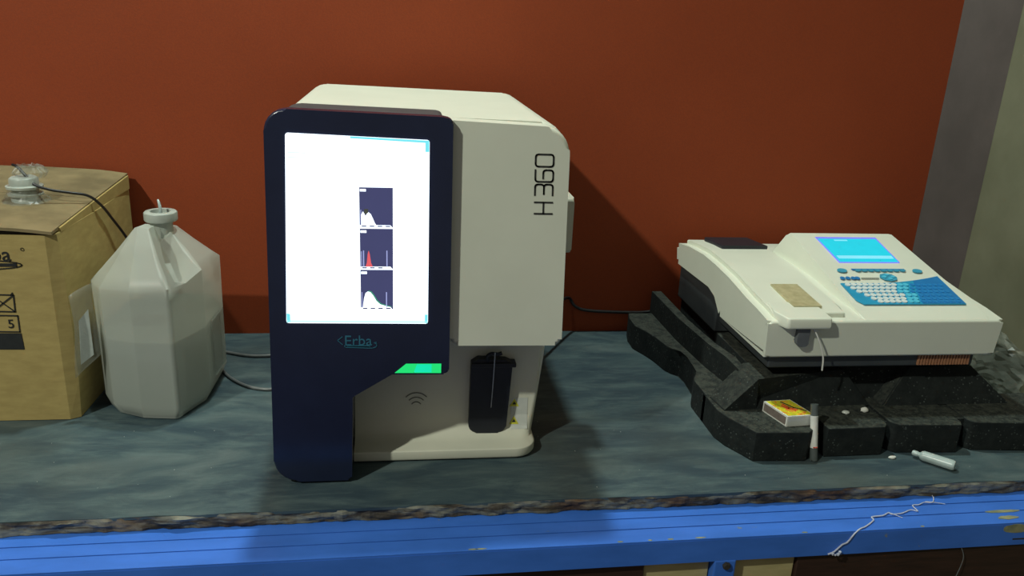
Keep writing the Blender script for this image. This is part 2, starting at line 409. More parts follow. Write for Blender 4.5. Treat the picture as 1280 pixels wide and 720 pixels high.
# black bezel with slanted cut-out, screen glare put into its blue tint
bz = [(-.166, .004), (-.064, .004), (-.061, .128), (-.010, .1595), (.064, .1585), (.063, .489), (.050, .4915), (-.156, .496)]
bm = B(); prism(bm, fillet(bz, [.032, .005, .005, .005, .007, .007, .005, .026], 7), 'y', .966, .985, .0035, 4)
BZ = obj('front_bezel', bm, 'navy', AN, smooth=True, label='black glossy plastic bezel tinted blue for the screen glare')
bm = B(); prism(bm, fillet([(-.161, .006), (-.068, .006), (-.068, .128), (-.014, .165), (.060, .165), (.056, .489), (-.150, .493)], [.03, .003, .003, .003, .004, .010, .026], 6), 'y', .985, 1.066, .003, 2)
obj('bezel_shell', bm, 'charcoal', AN, smooth=True)
# screen
bm = B(); prism(bm, fillet([(-.1405, .2325), (.0355, .2305), (.0350, .4640), (-.1320, .4685)], .003, 3), 'y', .9645, .967)
SC = obj('screen', bm, 'screen', AN, label='bright white lit screen')
def scr(name, rect, m, y=.9643, label=None):
    bm = B(); prism(bm, rect, 'y', y, .9650); return obj(name, bm, m, SC, label=label)
def rect(x0, x1, z0, z1): return [(x0, z0), (x1, z0), (x1, z1), (x0, z1)]
scr('footer_bar', [(-.1400, .2333), (.0350, .2313), (.0350, .2345), (-.1398, .2365)], 'scr_pale', label='pale cyan bar')
scr('footer_corner', [(-.1398, .2335), (-.1355, .2335), (-.1355, .2445), (-.1398, .2455)], 'scr_cyan'); scr('footer_corner', rect(.0315, .0350, .2315, .243), 'scr_cyan')
scr('header_bar', [(-.058, .4640), (.0345, .4605), (.0345, .4635), (-.058, .4663)], 'scr_cyan', label='cyan bar'); scr('header_corner', rect(.0300, .0347, .4500, .4615), 'scr_cyan')
scr('header_text', rect(-.130, -.110, .4450, .4462), 'scr_pale'); scr('header_text', rect(-.130, -.110, .4395, .4405), 'scr_pale')
def chart(z1, z0, kind):
    x0, x1 = -.0485, -.0085; H = z1-z0
    c = scr('chart', rect(x0, x1, z0, z1), 'scr_dark', .9640, label='dark slate histogram panel')
    def add(name, pts, m, y=.9637):
        bm = B(); prism(bm, pts, 'y', y, .9641); return obj(name, bm, m, SC)
    X = lambda a: x0 + a*(x1-x0)
    Z = lambda b: z0 + b*H
    add('chart_title', rect(X(.02), X(.20), Z(.90), Z(.96)), 'screen')
    add('chart_axis', [(X(0), Z(.0)), (X(.98), Z(0)), (X(.92), Z(.055)), (X(0), Z(.055))], 'screen')
    for k in range(4):
        if kind == 1 and k == 3: continue
        add('axis_number', rect(X(.06+.24*k), X(.20+.24*k), Z(.012), Z(.042)), 'scr_dark', .9634)
    add('marker_line', rect(X(.03), X(.05), Z(.05), Z(.44)), 'scr_line', .9635)
    if kind == 0:
        add('histogram_curve', [(X(a), Z(b)) for a, b in ((.04, .05), (.50, .055), (.46, .10), (.40, .22), (.34, .33), (.27, .38), (.22, .34), (.18, .28), (.14, .35), (.10, .40), (.04, .30))], 'screen')
        add('histogram_curve', rect(X(.14), X(.26), Z(.33), Z(.46)), 'seam', .9638)
    if kind == 1:
        add('histogram_curve', [(X(a), Z(b)) for a, b in ((.16, .05), (.38, .05), (.33, .15), (.29, .38), (.26, .46), (.23, .38), (.20, .15))], 'scr_red')
        add('marker_line', rect(X(.09), X(.12), Z(.05), Z(.46)), 'scr_line', .9635); add('marker_line', rect(X(.80), X(.83), Z(.05), Z(.46)), 'scr_line', .9635)
    if kind == 2:
        cv = [(.06, .05), (.95, .05), (.80, .08), (.60, .13), (.48, .22), (.38, .36), (.30, .44), (.22, .46), (.15, .42), (.10, .28)]
        add('histogram_curve', [(X(a), Z(b)) for a, b in cv], 'screen', .9636)
        add('histogram_outline', [(X(a+.03), Z(b+.02)) for a, b in cv], 'scr_green', .9638)
        add('marker_line', rect(X(.78), X(.81), Z(.05), Z(.44)), 'scr_line', .9635)
chart(.406, .357, 0); chart(.355, .304, 1); chart(.3025, .2505, 2)
# green status light
bm = B(); prism(bm, [(-.0065, .1620), (.0535, .1610), (.0535, .1740), (.0080, .1745)], 'y', .9650, .967); LD = obj('status_light', bm, 'led', AN, label='lit green slanted indicator')
bm = B(); prism(bm, [(.018, .1625), (.041, .1622), (.041, .1737), (.022, .1739)], 'y', .9648, .9652); obj('light_core', bm, 'led2', LD)
# logo on the bezel
bm = text_bm('Erba', .0195, -.0705, .2010, .9657, .0004); obj('logo_lettering', bm, 'teal', BZ, label='teal logo lettering')
bm = B(); mpb = lambda a, b, h: (a, .9658-h, b)
strokes(bm, [[(-.0725, .2025), (-.0785, .2080), (-.0725, .2130)], [(-.0690, .1985), (-.0345, .1970), (-.0300, .1990), (-.0290, .2025), (-.0330, .2045), (-.0300, .2050)],
             [(-.0690, .1985), (-.0700, .2010)], [(-.066, .2000), (-.038, .1992)]], .0009, mpb); obj('logo_swoosh', bm, 'teal', BZ)
bm = B(); strokes(bm, [[(-.0655+.0040*k, .2004-.00008*k), (-.0633+.0040*k, .2004-.00008*k)] for k in range(7)], .0022, mpb); obj('logo_small_lettering', bm, 'teal', BZ, label='tiny unreadable lettering line')
# H 360 lettering, reading upward
bm = B(); mpl = lambda a, b, h: (.1905 - b*.0225 - .0022*a/.078, .9768-h, .3727 + a*.972)   # a runs upward, b from right(0) to left(1)
def soft(pts, q, closed=False):
    """polyline with its inner corners rounded by q (pts in metres)"""
    P_ = [Vector(p) for p in pts]; n = len(P_); out = []
    for i, p in enumerate(P_):
        if not closed and i in (0, n-1): out.append(tuple(p)); continue
        a = P_[i-1]-p; b = P_[(i+1) % n]-p
        d = min(q, a.length*.5, b.length*.5); a.normalize(); b.normalize()
        p0, p2 = p+a*d, p+b*d
        for k in range(6):
            t = k/5; out.append(tuple(p0*(1-t)**2 + p*2*t*(1-t) + p2*t*t))
    if closed: out.append(out[0])
    return out
def glyph(lines, a0, aw, closed=False): return [[(p[0], p[1]/.0225) for p in soft([(a0 + q[0]*aw, q[1]*.0225) for q in l], .0042, closed)] for l in lines]
G = glyph([[(0, 0), (0, 1)], [(1, 0), (1, 1)], [(0, .5), (1, .5)]], .0010, .0150)
G += glyph([[(0, 0), (1, 0), (1, .5), (.1, .5)], [(.1, .5), (1, .5), (1, 1), (0, 1)]], .0255, .0140)
G += glyph([[(1, 1), (0, 1), (0, 0), (1, 0), (1, .56), (.28, .56)]], .0430, .0150)
G += glyph([[(0, 0), (1, 0), (1, 1), (0, 1)]], .0625, .0155, True)
for ln in G:
    for a, b in zip(ln, ln[1:]):
        A_ = Vector(mpl(*a, 0)); B_ = Vector(mpl(*b, 0)); d = B_-A_; L = d.length
        if L < 1e-7: continue
        d.normalize(); nn = Vector((-d.z, 0, d.x))*.0010; d = d*.0008
        q = [A_-d-nn, B_+d-nn, B_+d+nn, A_-d+nn]
        lo = [bm.verts.new(p) for p in q]; hi = [bm.verts.new(p - Vector((0, .0005, 0))) for p in q]
        bm.faces.new(hi); bm.faces.new(list(reversed(lo)))
        for i in range(4): bm.faces.new((lo[i], lo[(i+1) % 4], hi[(i+1) % 4], hi[i]))
obj('model_lettering', bm, 'ink', AN, label='black lettering H 360 reading upward')
# contactless symbol, following the swept recess
def yl(z):
    P_ = [(.0185, 1.0155), (.0200, 1.034), (.0245, 1.046), (.034, 1.0545), (.050, 1.0590), (.080, 1.0605), (.150, 1.062)]
    for (a, b), (c, d) in zip(P_, P_[1:]):
        if z <= c: return b + (d-b)*(z-a)/(c-a)
    return 1.062
bm = B()
for rad, a, dz in ((.021, 44, 0), (.0145, 44, 0), (.0080, 50, 0)):
    ln = [(.0235 + rad*math.sin(math.radians(t)), .0640 + rad*math.cos(math.radians(t))*1.1) for t in [(-a + 2*a*k/10) for k in range(11)]]
    strokes(bm, [ln], .0011, lambda p, q, h: (p, yl(q)-.0003-h, q))
obj('wave_symbol', bm, 'seam', AN, label='grey wireless wave symbol')
# sampling probe holder
bm = B(); prism(bm, fillet([(.0995, .0265), (.1545, .0250), (.1600, .126), (.1605, .137), (.1510, .142), (.1110, .144), (.1010, .137)], [.012, .012, .001, .002, .006, .006, .003], 5), 'y', 1.047, 1.066, .003, 2)
PH = obj('probe_holder', bm, 'black', AN, smooth=True, label='black sample probe holder')
bm = B(); box(bm, .1010, .1655, 1.044, 1.062, .1315, .1385, .0015); obj('holder_collar', bm, 'black', PH)
bm = B(); tube(bm, [(.124, 1.049, .138), (.124, 1.047, .149), (.130, 1.045, .1535), (.138, 1.045, .1525), (.144, 1.045, .1545)], .0028, 8); obj('holder_hook', bm, 'black', PH)
bm = B(); tube(bm, [(.1335, 1.0405, .157), (.1325, 1.0415, .11), (.1310, 1.0425, .070)], lambda t: .0010-.0004*t, 8, 2); obj('needle', bm, 'metal', PH, label='thin steel needle')
# warning stickers
bm = B(); zs = [.030 + .0033*k for k in range(15)]
f0 = [[bm.verts.new((x, yl(z)-.0001, z)) for x in (.163, .1875)] for z in zs]; f1 = [[bm.verts.new((x, yl(z)-.0006, z)) for x in (.163, .1875)] for z in zs]
for k in range(14):
    bm.faces.new((f1[k][0], f1[k][1], f1[k+1][1], f1[k+1][0])); bm.faces.new((f0[k][0], f0[k][1], f1[k][1], f1[k][0])) if k == 0 else None
    bm.faces.new((f0[k][1], f0[k+1][1], f1[k+1][1], f1[k][1]))
ST = obj('warning_sticker', bm, 'sheet', AN)
for z in (.0630, .0360):
    tri = lambda sc, up, dep: [(.1675 - .0070*sc, z+up), (.1675 + .0070*sc, z+up), (.1675, z+up+.0120*sc)]
    bm = B(); v_ = [bm.verts.new((x, yl(q)-.0010, q)) for x, q in tri(1, 0, 0)]; w_ = [bm.verts.new((x, yl(q)-.0005, q)) for x, q in tri(1, 0, 0)]
    bm.faces.new(v_); [bm.faces.new((v_[i], v_[(i+1) % 3], w_[(i+1) % 3], w_[i])) for i in range(3)]
    obj('warning_triangle', bm, 'warn', ST, label='yellow warning triangle')
    bm = B(); v_ = [bm.verts.new((x, yl(q)-.0016, q)) for x, q in tri(.40, .0032, 0)]; bm.faces.new(v_); w_ = [bm.verts.new((x, yl(q)-.0010, q)) for x, q in tri(.40, .0032, 0)]
    [bm.faces.new((v_[i], v_[(i+1) % 3], w_[(i+1) % 3], w_[i])) for i in range(3)]
    obj('warning_mark', bm, 'ink', ST)
# catch on the right hand side
bm = B(); prism(bm, fillet([(1.10, .285), (1.16, .298), (1.16, .368), (1.10, .368)], .006, 4), 'x', .207, .2465, .003, 2); obj('side_catch', bm, 'white2', AN, smooth=True)
bm = B(); tube(bm, [(.215, 1.30, .09), (.27, 1.40, .085), (.335, 1.505, .078), (.356, 1.514, .056), (.39, 1.515, .046), (.49, 1.515, .042), (.545, 1.515, .046), (.60, 1.515, .03)], .0032, 8)
tag(obj('power_cable', bm, 'cable', smooth=True, at=(.4, 1.5, .045)), 'black power cable running along the orange wall between the two devices', 'cable')

# ------------------------------------------------------------------ foam tray under the right device
FT = thing('foam_tray', 'black speckled packing foam tray carrying the low analyser', 'foam tray', (.75, 1.2, 0))
def foam(name, pts, z0, z1, bev=.002): 
    bm = B(); prism(bm, pts, 'z', z0, z1, bev, 2); return obj(name, bm, 'foam', FT, smooth=True)
foam('rim_block', [(.517, .988), (.597, .984), (.607, .992), (.609, 1.06), (.505, 1.12), (.485, 1.120), (.485, 1.062), (.493, 1.036)], 0, .0485)
foam('rim_block', [(.633, .994), (.725, .995), (.733, 1.004), (.735, 1.10), (.631, 1.10)], 0, .0485)
foam('rim_block', [(.742, 1.012), (.752, 1.000), (.851, .995), (.857, 1.005), (.859, 1.10), (.741, 1.10)], 0, .0485)
foam('rim_block', [(.872, 1.012), (.880, 1.001), (.985, .994), (1.03, .997), (1.045, 1.10), (.872, 1.10)], 0, .0485)
foam('rim_back', [(.600, 1.022), (.64, 1.022), (.64, 1.11), (.600, 1.11)], 0, .047, .001)
foam('rim_back', [(.730, 1.018), (.748, 1.018), (.748, 1.11), (.730, 1.11)], 0, .044, .001)
foam('rim_back', [(.855, 1.018), (.876, 1.018), (.876, 1.11), (.855, 1.11)], 0, .047, .001)
foam('side_rim', [(.485, 1.110), (.560, 1.110), (.560, 1.490), (.462, 1.490), (.456, 1.46), (.455, 1.42), (.470, 1.385), (.478, 1.36), (.486, 1.315), (.493, 1.300), (.506, 1.289), (.507, 1.262), (.504, 1.200), (.489, 1.178), (.485, 1.165)], 0, .050)
# front ridges, slanting faces
def ridge(x0, x1, t0, t1, y0=1.062, y1=1.094, yb=1.15, z0=.047, z1=.103, name='front_ridge'):
    bm = B()
    a = [(x0, y0, z0), (x1, y0, z0), (x1, yb, z0), (x0, yb, z0)]; b = [(t0, y1, z1), (t1, y1, z1), (t1, yb, z1), (t0, yb, z1)]
    loft(bm, [a, b]); bmesh.ops.bevel(bm, geom=bm.edges[:], offset=.002, segments=2, affect='EDGES'); return obj(name, bm, 'foam', FT, smooth=True)
bm = B(); loft(bm, [[(.4945, 1.0585, .047), (.742, 1.068, .047), (.742, 1.15, .047), (.4945, 1.12, .047)], [(.5440, 1.0590, .1005), (.700, 1.090, .1005), (.700, 1.15, .1005), (.5440, 1.12, .1005)]]); obj('front_ridge', bm, 'foam', FT)
ridge(.760, .985, .815, .925)
ridge(.700, .86, .690, .86, 1.085, 1.110, 1.16, .03, .100)
# side ridge: upright wall with a narrow top, and an inclined facet at its front corner
foam('side_ridge', [(.5340, 1.095), (.5460, 1.095), (.5500, 1.16), (.5370, 1.22), (.5290, 1.33), (.530, 1.50), (.510, 1.50), (.513, 1.343), (.5165, 1.30), (.5235, 1.2175), (.5330, 1.158)], .045, .0940, .0015)
bm = B(); loft(bm, [[(.4935, 1.0570, .046), (.4880, 1.104, .046), (.548, 1.104, .046), (.548, 1.0610, .046)], [(.4955, 1.0572, .0505), (.4895, 1.104, .0505), (.548, 1.104, .0505), (.548, 1.0612, .0505)], [(.5440, 1.0590, .1000), (.5320, 1.1000, .1000), (.548, 1.104, .1000), (.548, 1.062, .1000)]]); obj('corner_facet', bm, 'foam', FT)
foam('support_block', [(.556, 1.12), (.90, 1.12), (.90, 1.45), (.556, 1.45)], .0, .0965)

# ------------------------------------------------------------------ low chemistry analyser
DV = thing('chemistry_analyzer', 'low white desktop analyser with sloping keypad and cyan display', 'medical device', (.73, 1.25, .1))
bm = B(); box(bm, .556, .900, 1.062, 1.44, .1165, .145, .004); box(bm, .549, .90, 1.26, 1.458, .098, .172, .004); BA = obj('base', bm, 'charcoal', DV, smooth=True)
bm = B()
for k in range(18): box(bm, .803 + k*.0050, .803 + k*.0050 + .0030, 1.0595, 1.0632, .1200, .1375)
obj('vent_fins', bm, 'copper', BA, label='copper coloured cooling fins', kind='stuff')
prof = [(1.051, .139), (1.049, .198), (1.09, .2035), (1.128, .2065), (1.207, .2165), (1.27, .2205), (1.329, .2215), (1.40, .216), (1.466, .206), (1.462, .166), (1.292, .172), (1.262, .165), (1.235, .139)]
prof = fillet(prof, [.004, .004, 0, 0, 0, 0, 0, .01, .01, .008, .02, .012, .01], 4)
bm = B(); prism(bm, prof, 'x', .540, .926, .010, 4)
for v in bm.verts:                      # slight draft: narrower at the foot, rounder at the left front
    t = (.206 - v.co.z)/.066; v.co.x += (.73 - v.co.x)*.020*max(0, t)
BO = obj('body', bm, 'white', DV, smooth=True)
# raised lid on the left with its tongue
def bz_(y):
    P_ = [(1.05, .198), (1.09, .2035), (1.128, .2065), (1.207, .2165), (1.27, .2205), (1.329, .2215), (1.40, .216), (1.45, .209)]
    for (a, b), (c, d) in zip(P_, P_[1:]):
        if y <= c: return b + (d-b)*(y-a)/(c-a)
    return P_[-1][1]
ys = [1.062, 1.08, 1.11, 1.15, 1.2, 1.24, 1.28, 1.33, 1.38, 1.43, 1.45]
bm = B(); prism(bm, fillet([(y, bz_(y)+.0075) for y in ys] + [(y, bz_(y)-.004) for y in reversed(ys)], [.003]+[0]*(len(ys)-2)+[.003]+[0]*len(ys), 3), 'x', .553, .668, .003, 3)
LI = obj('lid', bm, 'white', DV, smooth=True)
bm = B(); loft(bm, [[(x*.988+.007, y+.002 if y < 1.05 else y, .1925) for x, y in fillet([(.563, 1.031), (.632, 1.031), (.6325, 1.09), (.556, 1.09), (.553, 1.060)], [.006, .003, 0, 0, .01], 4)],
                    [(x, y, .196) for x, y in fillet([(.563, 1.031), (.632, 1.031), (.6325, 1.09), (.556, 1.09), (.553, 1.060)], [.006, .003, 0, 0, .01], 4)],
                    [(x, y+.002, .2065+(y-1.03)*.07) for x, y in fillet([(.563, 1.031), (.632, 1.031), (.6325, 1.09), (.556, 1.09), (.553, 1.060)], [.006, .003, 0, 0, .01], 4)],
                    [((x-.595)*.96+.595, y+.004, .2090+(y-1.03)*.06) for x, y in fillet([(.563, 1.031), (.632, 1.031), (.6325, 1.09), (.556, 1.09), (.553, 1.060)], [.006, .003, 0, 0, .01], 4)]])
obj('lid_tongue', bm, 'white', LI, smooth=True)
bm = B(); prism(bm, [(1.0755, .2085+.0035), (1.160, .2160+.0035), (1.160, .214), (1.0755, .207)], 'x', .591, .636)
for v in bm.verts: v.co.z += .0012
WI = obj('cuvette_window', bm, 'amber', LI, label='square beige translucent window')
bm = B(); prism(bm, [(1.342, .2222), (1.432, .2130), (1.432, .2235), (1.342, .2315)], 'x', .580, .668, .0025, 2)
for v in bm.verts: v.co.z += .003
obj('cell_cover', bm, 'black', DV, smooth=True, label='black square cover at the back')
bm = B(); prism(bm, fillet([(.5850, .1600), (.6040, .1615), (.6050, .1960), (.5860, .1960)], [.008, .004, 0, 0], 5), 'y', 1.0400, 1.0500, .0015); obj('lever', bm, 'grey', DV, smooth=True, label='grey push lever')
bm = B(); tube(bm, [(.604, 1.045, .196), (.612, 1.040, .185), (.622, 1.037, .165), (.629, 1.036, .145), (.631, 1.036, .124)], .0013, 8); obj('suction_tube', bm, 'paper', DV, smooth=True, label='thin white suction tube')
# raised console wedge
S = .234
def cz(y): return .211 + S*(y-1.089)
cp = fillet([(1.052, .1985), (1.072, .2045), (1.326, cz(1.326)), (1.345, .222), (1.345, .20), (1.052, .193)], [0, .01, .010, .004, 0, 0], 4)
bm = B(); prism(bm, cp, 'x', .700, .905, .004, 3)
for v in bm.verts:
    h = max(0, v.co.z - bz_(min(1.449, v.co.y)))
    if v.co.x < .8: v.co.x -= (0.055-h)*.40 if v.co.y > 1.1 else .006
    else: v.co.x += (.055-h)*.35 - .019
CO = obj('console', bm, 'white', DV, smooth=True)
def pl(x, y, h=0): return (x, y - S*h, cz(y) + h)
def slab(name, pts, m, h0, h1, parent, label=None):
    bm = B(); lo = [bm.verts.new(pl(x, y, h0)) for x, y in pts]; hi = [bm.verts.new(pl(x, y, h1)) for x, y in pts]; n = len(pts)
    bm.faces.new(hi); bm.faces.new(list(reversed(lo)))
    for i in range(n): bm.faces.new((lo[i], lo[(i+1) % n], hi[(i+1) % n], hi[i]))
    return obj(name, bm, m, parent, label=label)
LC = slab('display', [(.737, 1.2165), (.8475, 1.2165), (.8510, 1.3045), (.735, 1.3045)], 'lcdrim', -.001, .0006, CO, 'violet rimmed lit display')
slab('display_image', [(.7385, 1.2175), (.8455, 1.2175), (.8475, 1.298), (.7370, 1.298)], 'lcd', 0, .0009, CO, 'cyan lit display image')
slab('display_band', [(.742, 1.228), (.843, 1.228), (.844, 1.238), (.742, 1.238)], 'lcdl', 0, .0011, CO)
slab('display_band', [(.765, 1.290), (.790, 1.290), (.790, 1.294), (.765, 1.294)], 'lcdl', 0, .0011, CO)
def curve_top(x): t = (x-.705)/.184; return 1.1495 + .0220*max(0, (t-.35)/.65)**1.7
kp = fillet([(.7135, 1.0880), (.8865, 1.0880)], 0) + [(.889 - .184*k/12, curve_top(.889-.184*k/12)) for k in range(13)] + [(.7060, 1.100)]
KP = slab('keypad_film', kp, 'kpblue', -.001, .0007, CO, 'blue keypad film with curved top')
kd = [(.812, 1.0888), (.8855, 1.0888)] + [(.888 - .052*k/5, curve_top(.888-.052*k/5)-.001) for k in range(6)]
slab('keypad_dark_film', kd, 'kpdark', 0, .0010, CO, 'deeper blue right part of keypad')
def oval(cx, cy, rx, ry, n=12): return [(cx + rx*math.cos(2*math.pi*k/n), cy + ry*math.sin(2*math.pi*k/n)) for k in range(n)]
def key_src(m, rx, ry, x, y, h=.0022): return slab('key', oval(x, y, rx, ry), m, .0003, h, CO)
def keys(m, cells, rx, ry, h=.0022):
    s = None
    for (x, y) in cells:
        if s is None: s = key_src(m, rx, ry, x, y, h); x0, y0 = x, y; src = s
        else: dup_part(src, CO, (x-x0, y-y0, S*(y-y0)))
white, cyan, blue = [], [], []
rowy = [1.1435, 1.1335, 1.1235, 1.1130, 1.1030, 1.0950]
for r, y in enumerate(rowy[:6]):
    xs0 = (.714, .718, .723, .731, .737, .744)[r]
    x = xs0
    while x < .795 - .001*r: white.append((x, y)); x += .0100
    cyan += [(x+.001+.0098*k, y) for k in range(2)]
    bx = x + .0225
    while bx < .880: 
        if y < curve_top(bx)-.004: blue.append((bx, y))
        bx += .0100
keys('kwhite', white, .0046, .0042); keys('kcyan', cyan, .0046, .0042); keys('kblue', blue, .0040, .0036, .0018)
# upper function row
keys('kfn', [(.7270, 1.1880), (.8620, 1.1870)], .0085, .0060, .0018)
keys('kfn', [(.7560 + .0115*k, 1.1885) for k in range(8)], .0052, .0034, .0018)
slab('key_band', [(.7480, 1.1905), (.842, 1.1915), (.842, 1.1945), (.7460, 1.1945)], 'kpdark', 0, .0008, CO)
slab('arrow_pad', oval(.7985, 1.1675, .0150, .0120, 8), 'kfn', 0, .0012, CO, 'teal arrow key pad')
keys('kcyan', [(.7985, 1.1735), (.7985, 1.1615), (.7905, 1.1675), (.8065, 1.1675)], .0038, .0028, .0024)
keys('kpdark', [(.7160, 1.1645), (.7255, 1.1645), (.7350, 1.1645), (.7420, 1.1645)], .0042, .0042, .0014)
bm = B()
for k in range(5): strokes(bm, [[(.750+.0062*k, 1.1645), (.7542+.0062*k, 1.1645)]], .0022, lambda a, b, h: pl(a, b, h+.0002))
obj('maker_lettering', bm, 'seam', CO, label='tiny unreadable grey lettering')

# ------------------------------------------------------------------ jug
JG = thing('plastic_jug', 'milky plastic jug half full of liquid beside the cardboard box', 'jug', (-.38, 1.27, 0))
foot_r = [(-.452, 1.216), (-.428, 1.184), (-.388, 1.164), (-.337, 1.158), (-.323, 1.191), (-.309, 1.222), (-.306, 1.33), (-.335, 1.385), (-.42, 1.390), (-.452, 1.345)]
full_r = [(-.459, 1.214), (-.434, 1.176), (-.388, 1.158), (-.332, 1.152), (-.316, 1.188), (-.300, 1.222), (-.296, 1.33), (-.330, 1.395), (-.428, 1.400), (-.459, 1.350)]
shz = [.208, .208, .210, .213, .212, .222, .214, .208, .206, .206]
def lerp2(a, b, t): return (a[0]+(b[0]-a[0])*t, a[1]+(b[1]-a[1])*t)
def rd(poly, r=.010, n=4): return fillet(poly, r, n)
nk = (-.3665, 1.272)
apex = [(-.400, 1.262), (-.396, 1.238), (-.388, 1.226), (-.374, 1.230), (-.364, 1.247), (-.350, 1.262), (-.345, 1.282), (-.352, 1.300), (-.372, 1.304), (-.395, 1.290)]
apz = [.278, .283, .286, .283, .258, .270, .270, .272, .273, .276]
def jring(poly, zs, r=.008):
    pr = rd(poly, r); m = len(pr)//len(poly)
    zz = zs if isinstance(zs, list) else [zs]*len(poly)
    return [(p[0], p[1], zz[i//m]) for i, p in enumerate(pr)]
bm = B()
mid = [lerp2(a, b, .5) for a, b in zip(full_r, apex)]; midz = [(a+b)/2 for a, b in zip(shz, apz)]
# scooped hollow on the right of the front ridge
mid[4] = (-.3620, 1.256); midz[4] = .224
q = [lerp2(a, b, .2) for a, b in zip(full_r, apex)]; qz = [a+(b-a)*.2 for a, b in zip(shz, apz)]; q[4] = (-.338, 1.216); qz[4] = .205
waist = [((x+.38)*.992-.38, (y-1.27)*.992+1.27) for x, y in full_r]
loft(bm, [jring([((x+.38)*.93-.38, (y-1.27)*.93+1.27) for x, y in foot_r], 0.0), jring(foot_r, .003), jring(waist, .022), jring(waist, .11), jring(full_r, .195), jring(full_r, shz, .009), jring(q, qz, .009),
          jring(mid, midz, .006), jring(apex, apz, .004), jring([lerp2(a, nk, .35) for a in apex], [z+.002 for z in apz], .003)])
JB = obj('jug_body', bm, 'jug', JG, smooth=True)
bm = B(); ins = [((x+.38)*.955-.38, (y-1.27)*.955+1.27) for x, y in full_r]; ins0 = [((x+.38)*.93-.38, (y-1.27)*.93+1.27) for x, y in foot_r]
loft(bm, [jring(ins0, .004), jring(ins, .022), jring(ins, .1265)]); obj('liquid', bm, 'liquid', JG, smooth=True, label='clear liquid filling the lower half')
bm = B(); lathe(bm, (*nk, .262), [(.0165, 0), (.0165, .026)], 24); obj('neck', bm, 'cap', JG, smooth=True)
bm = B(); lathe(bm, (*nk, .287), [(.0125, 0), (.0235, 0), (.0245, .002), (.0245, .0125), (.0225, .0145), (.0150, .0145), (.0140, .0085), (.0125, .0085)], 28, closed=True)
CP = obj('cap', bm, 'cap', JG, smooth=True, label='open round screw cap')
bm = B(); lathe(bm, (*nk, .286), [(.0135, 0), (.0135, .004)], 20); obj('cap_hole', bm, 'dirt_shade', CP)  # dark disc, the shade inside the cap painted as colour
bm = B(); tube(bm, [(-.3670, 1.270, .288), (-.3660, 1.271, .303), (-.3675, 1.273, .313), (-.3700, 1.277, .318)], lambda t: .0032-.0016*t, 8, 4); obj('tube_end', bm, 'milk', CP, smooth=True, label='short clear tube end')
bm = B(); lathe(bm, (-.3715, 1.262, .290), [(.0028, 0), (.0032, .006), (.002, .008)], 10); obj('plug', bm, 'milk', CP)
bm = B(); prism(bm, [(1.245, .035), (1.325, .030), (1.325, .125), (1.245, .130)], 'x', -.2975, -.2955); obj('label_sheet', bm, 'film', JG, label='curling clear label on the right side')
bm = B(); g = []
for i in range(7):
    t = i/6; row = []
    for j in range(9):
        u = j/8; row.append(bm.verts.new((-.4440 - .029*t*(1+.1*u) - .003*math.sin(u*5+t*3), 1.180-.014*t, .215 - .13*u - .016*t + .02*(1-t)*(u)))) 
    g.append(row)
for i in range(6):
    for j in range(8): bm.faces.new((g[i][j], g[i+1][j], g[i+1][j+1], g[i][j+1]))
o = obj('label_flap', bm, 'film', JG, smooth=True, label='loose clear wrap at the left side')
md = o.modifiers.new('thick', 'SOLIDIFY'); md.thickness = .0006
bm = B(); prism(bm, [(-.472, .088), (-.452, .104), (-.452, .176), (-.467, .158)], 'y', 1.1738, 1.1745); obj('label_card', bm, 'cap', o, label='white label paper')

# ------------------------------------------------------------------ cardboard box
BX = thing('cardboard_box', 'brown cardboard carton at the left edge with printed marks', 'box', (-.65, 1.34, 0))
bm = B()
def bxring(z, s=0):
    return [(-.900, 1.168, z), (-.650, 1.168, z), (-.495, 1.168, z), (-.482+s, 1.176, z), (-.478+s, 1.34, z), (-.484, 1.503, z), (-.900, 1.503, z)]
loft(bm, [bxring(.001), bxring(.06, .003), bxring(.15, .004), bxring(.24, .002), bxring(.2885)]); obj('box_walls', bm, 'card', BX)
bm = B()
def tz(x, y): return .2985 + .020*(y-1.17)/.33 + .006*max(0, min(1, (-.50-x)/.15)) - .004*max(0, (x+.52)/.04)
g = []
XS = [-.905, -.80, -.70, -.62, -.56, -.53, -.51, -.495, -.484]
YS = [1.166, 1.175, 1.22, 1.27, 1.335]
for pair in ((1.165, 1.334), (1.3355, 1.506)):
    g0 = [[bm.verts.new((x, y, tz(x, y) + .0012*noise.noise((x*9, y*9, 0)))) for y in [pair[0]+(pair[1]-pair[0])*k/6 for k in range(7)]] for x in XS]
    g1 = [[bm.verts.new((v.co.x, v.co.y, v.co.z-.0045)) for v in r] for r in g0]
    nx, ny = len(XS), 7
    for i in range(nx-1):
        for j in range(ny-1):
            bm.faces.new((g0[i][j], g0[i+1][j], g0[i+1][j+1], g0[i][j+1])); bm.faces.new((g1[i][j+1], g1[i+1][j+1], g1[i+1][j], g1[i][j]))
    for i in range(nx-1):
        bm.faces.new((g1[i][0], g1[i+1][0], g0[i+1][0], g0[i][0])); bm.faces.new((g0[i][-1], g0[i+1][-1], g1[i+1][-1], g1[i][-1]))
    for j in range(ny-1):
        bm.faces.new((g0[-1][j], g1[-1][j], g1[-1][j+1], g0[-1][j+1])); bm.faces.new((g1[0][j], g0[0][j], g0[0][j+1], g1[0][j+1]))
obj('box_flap', bm, 'cardin', BX, label='dusty top flaps')
bm = B(); prism(bm, [(-.89, .2885), (-.492, .2875), (-.492, .2915), (-.89, .297)], 'y', 1.172, 1.50); obj('flap_gap', bm, 'dirt_shade', BX)  # dark filler painting the shade in the slit under the flaps
bm = B(); prism(bm, [(1.19, .2885), (1.50, .2885), (1.50, .312), (1.35, .304), (1.19, .2945)], 'x', -.492, -.481); obj('side_fold', bm, 'card', BX)
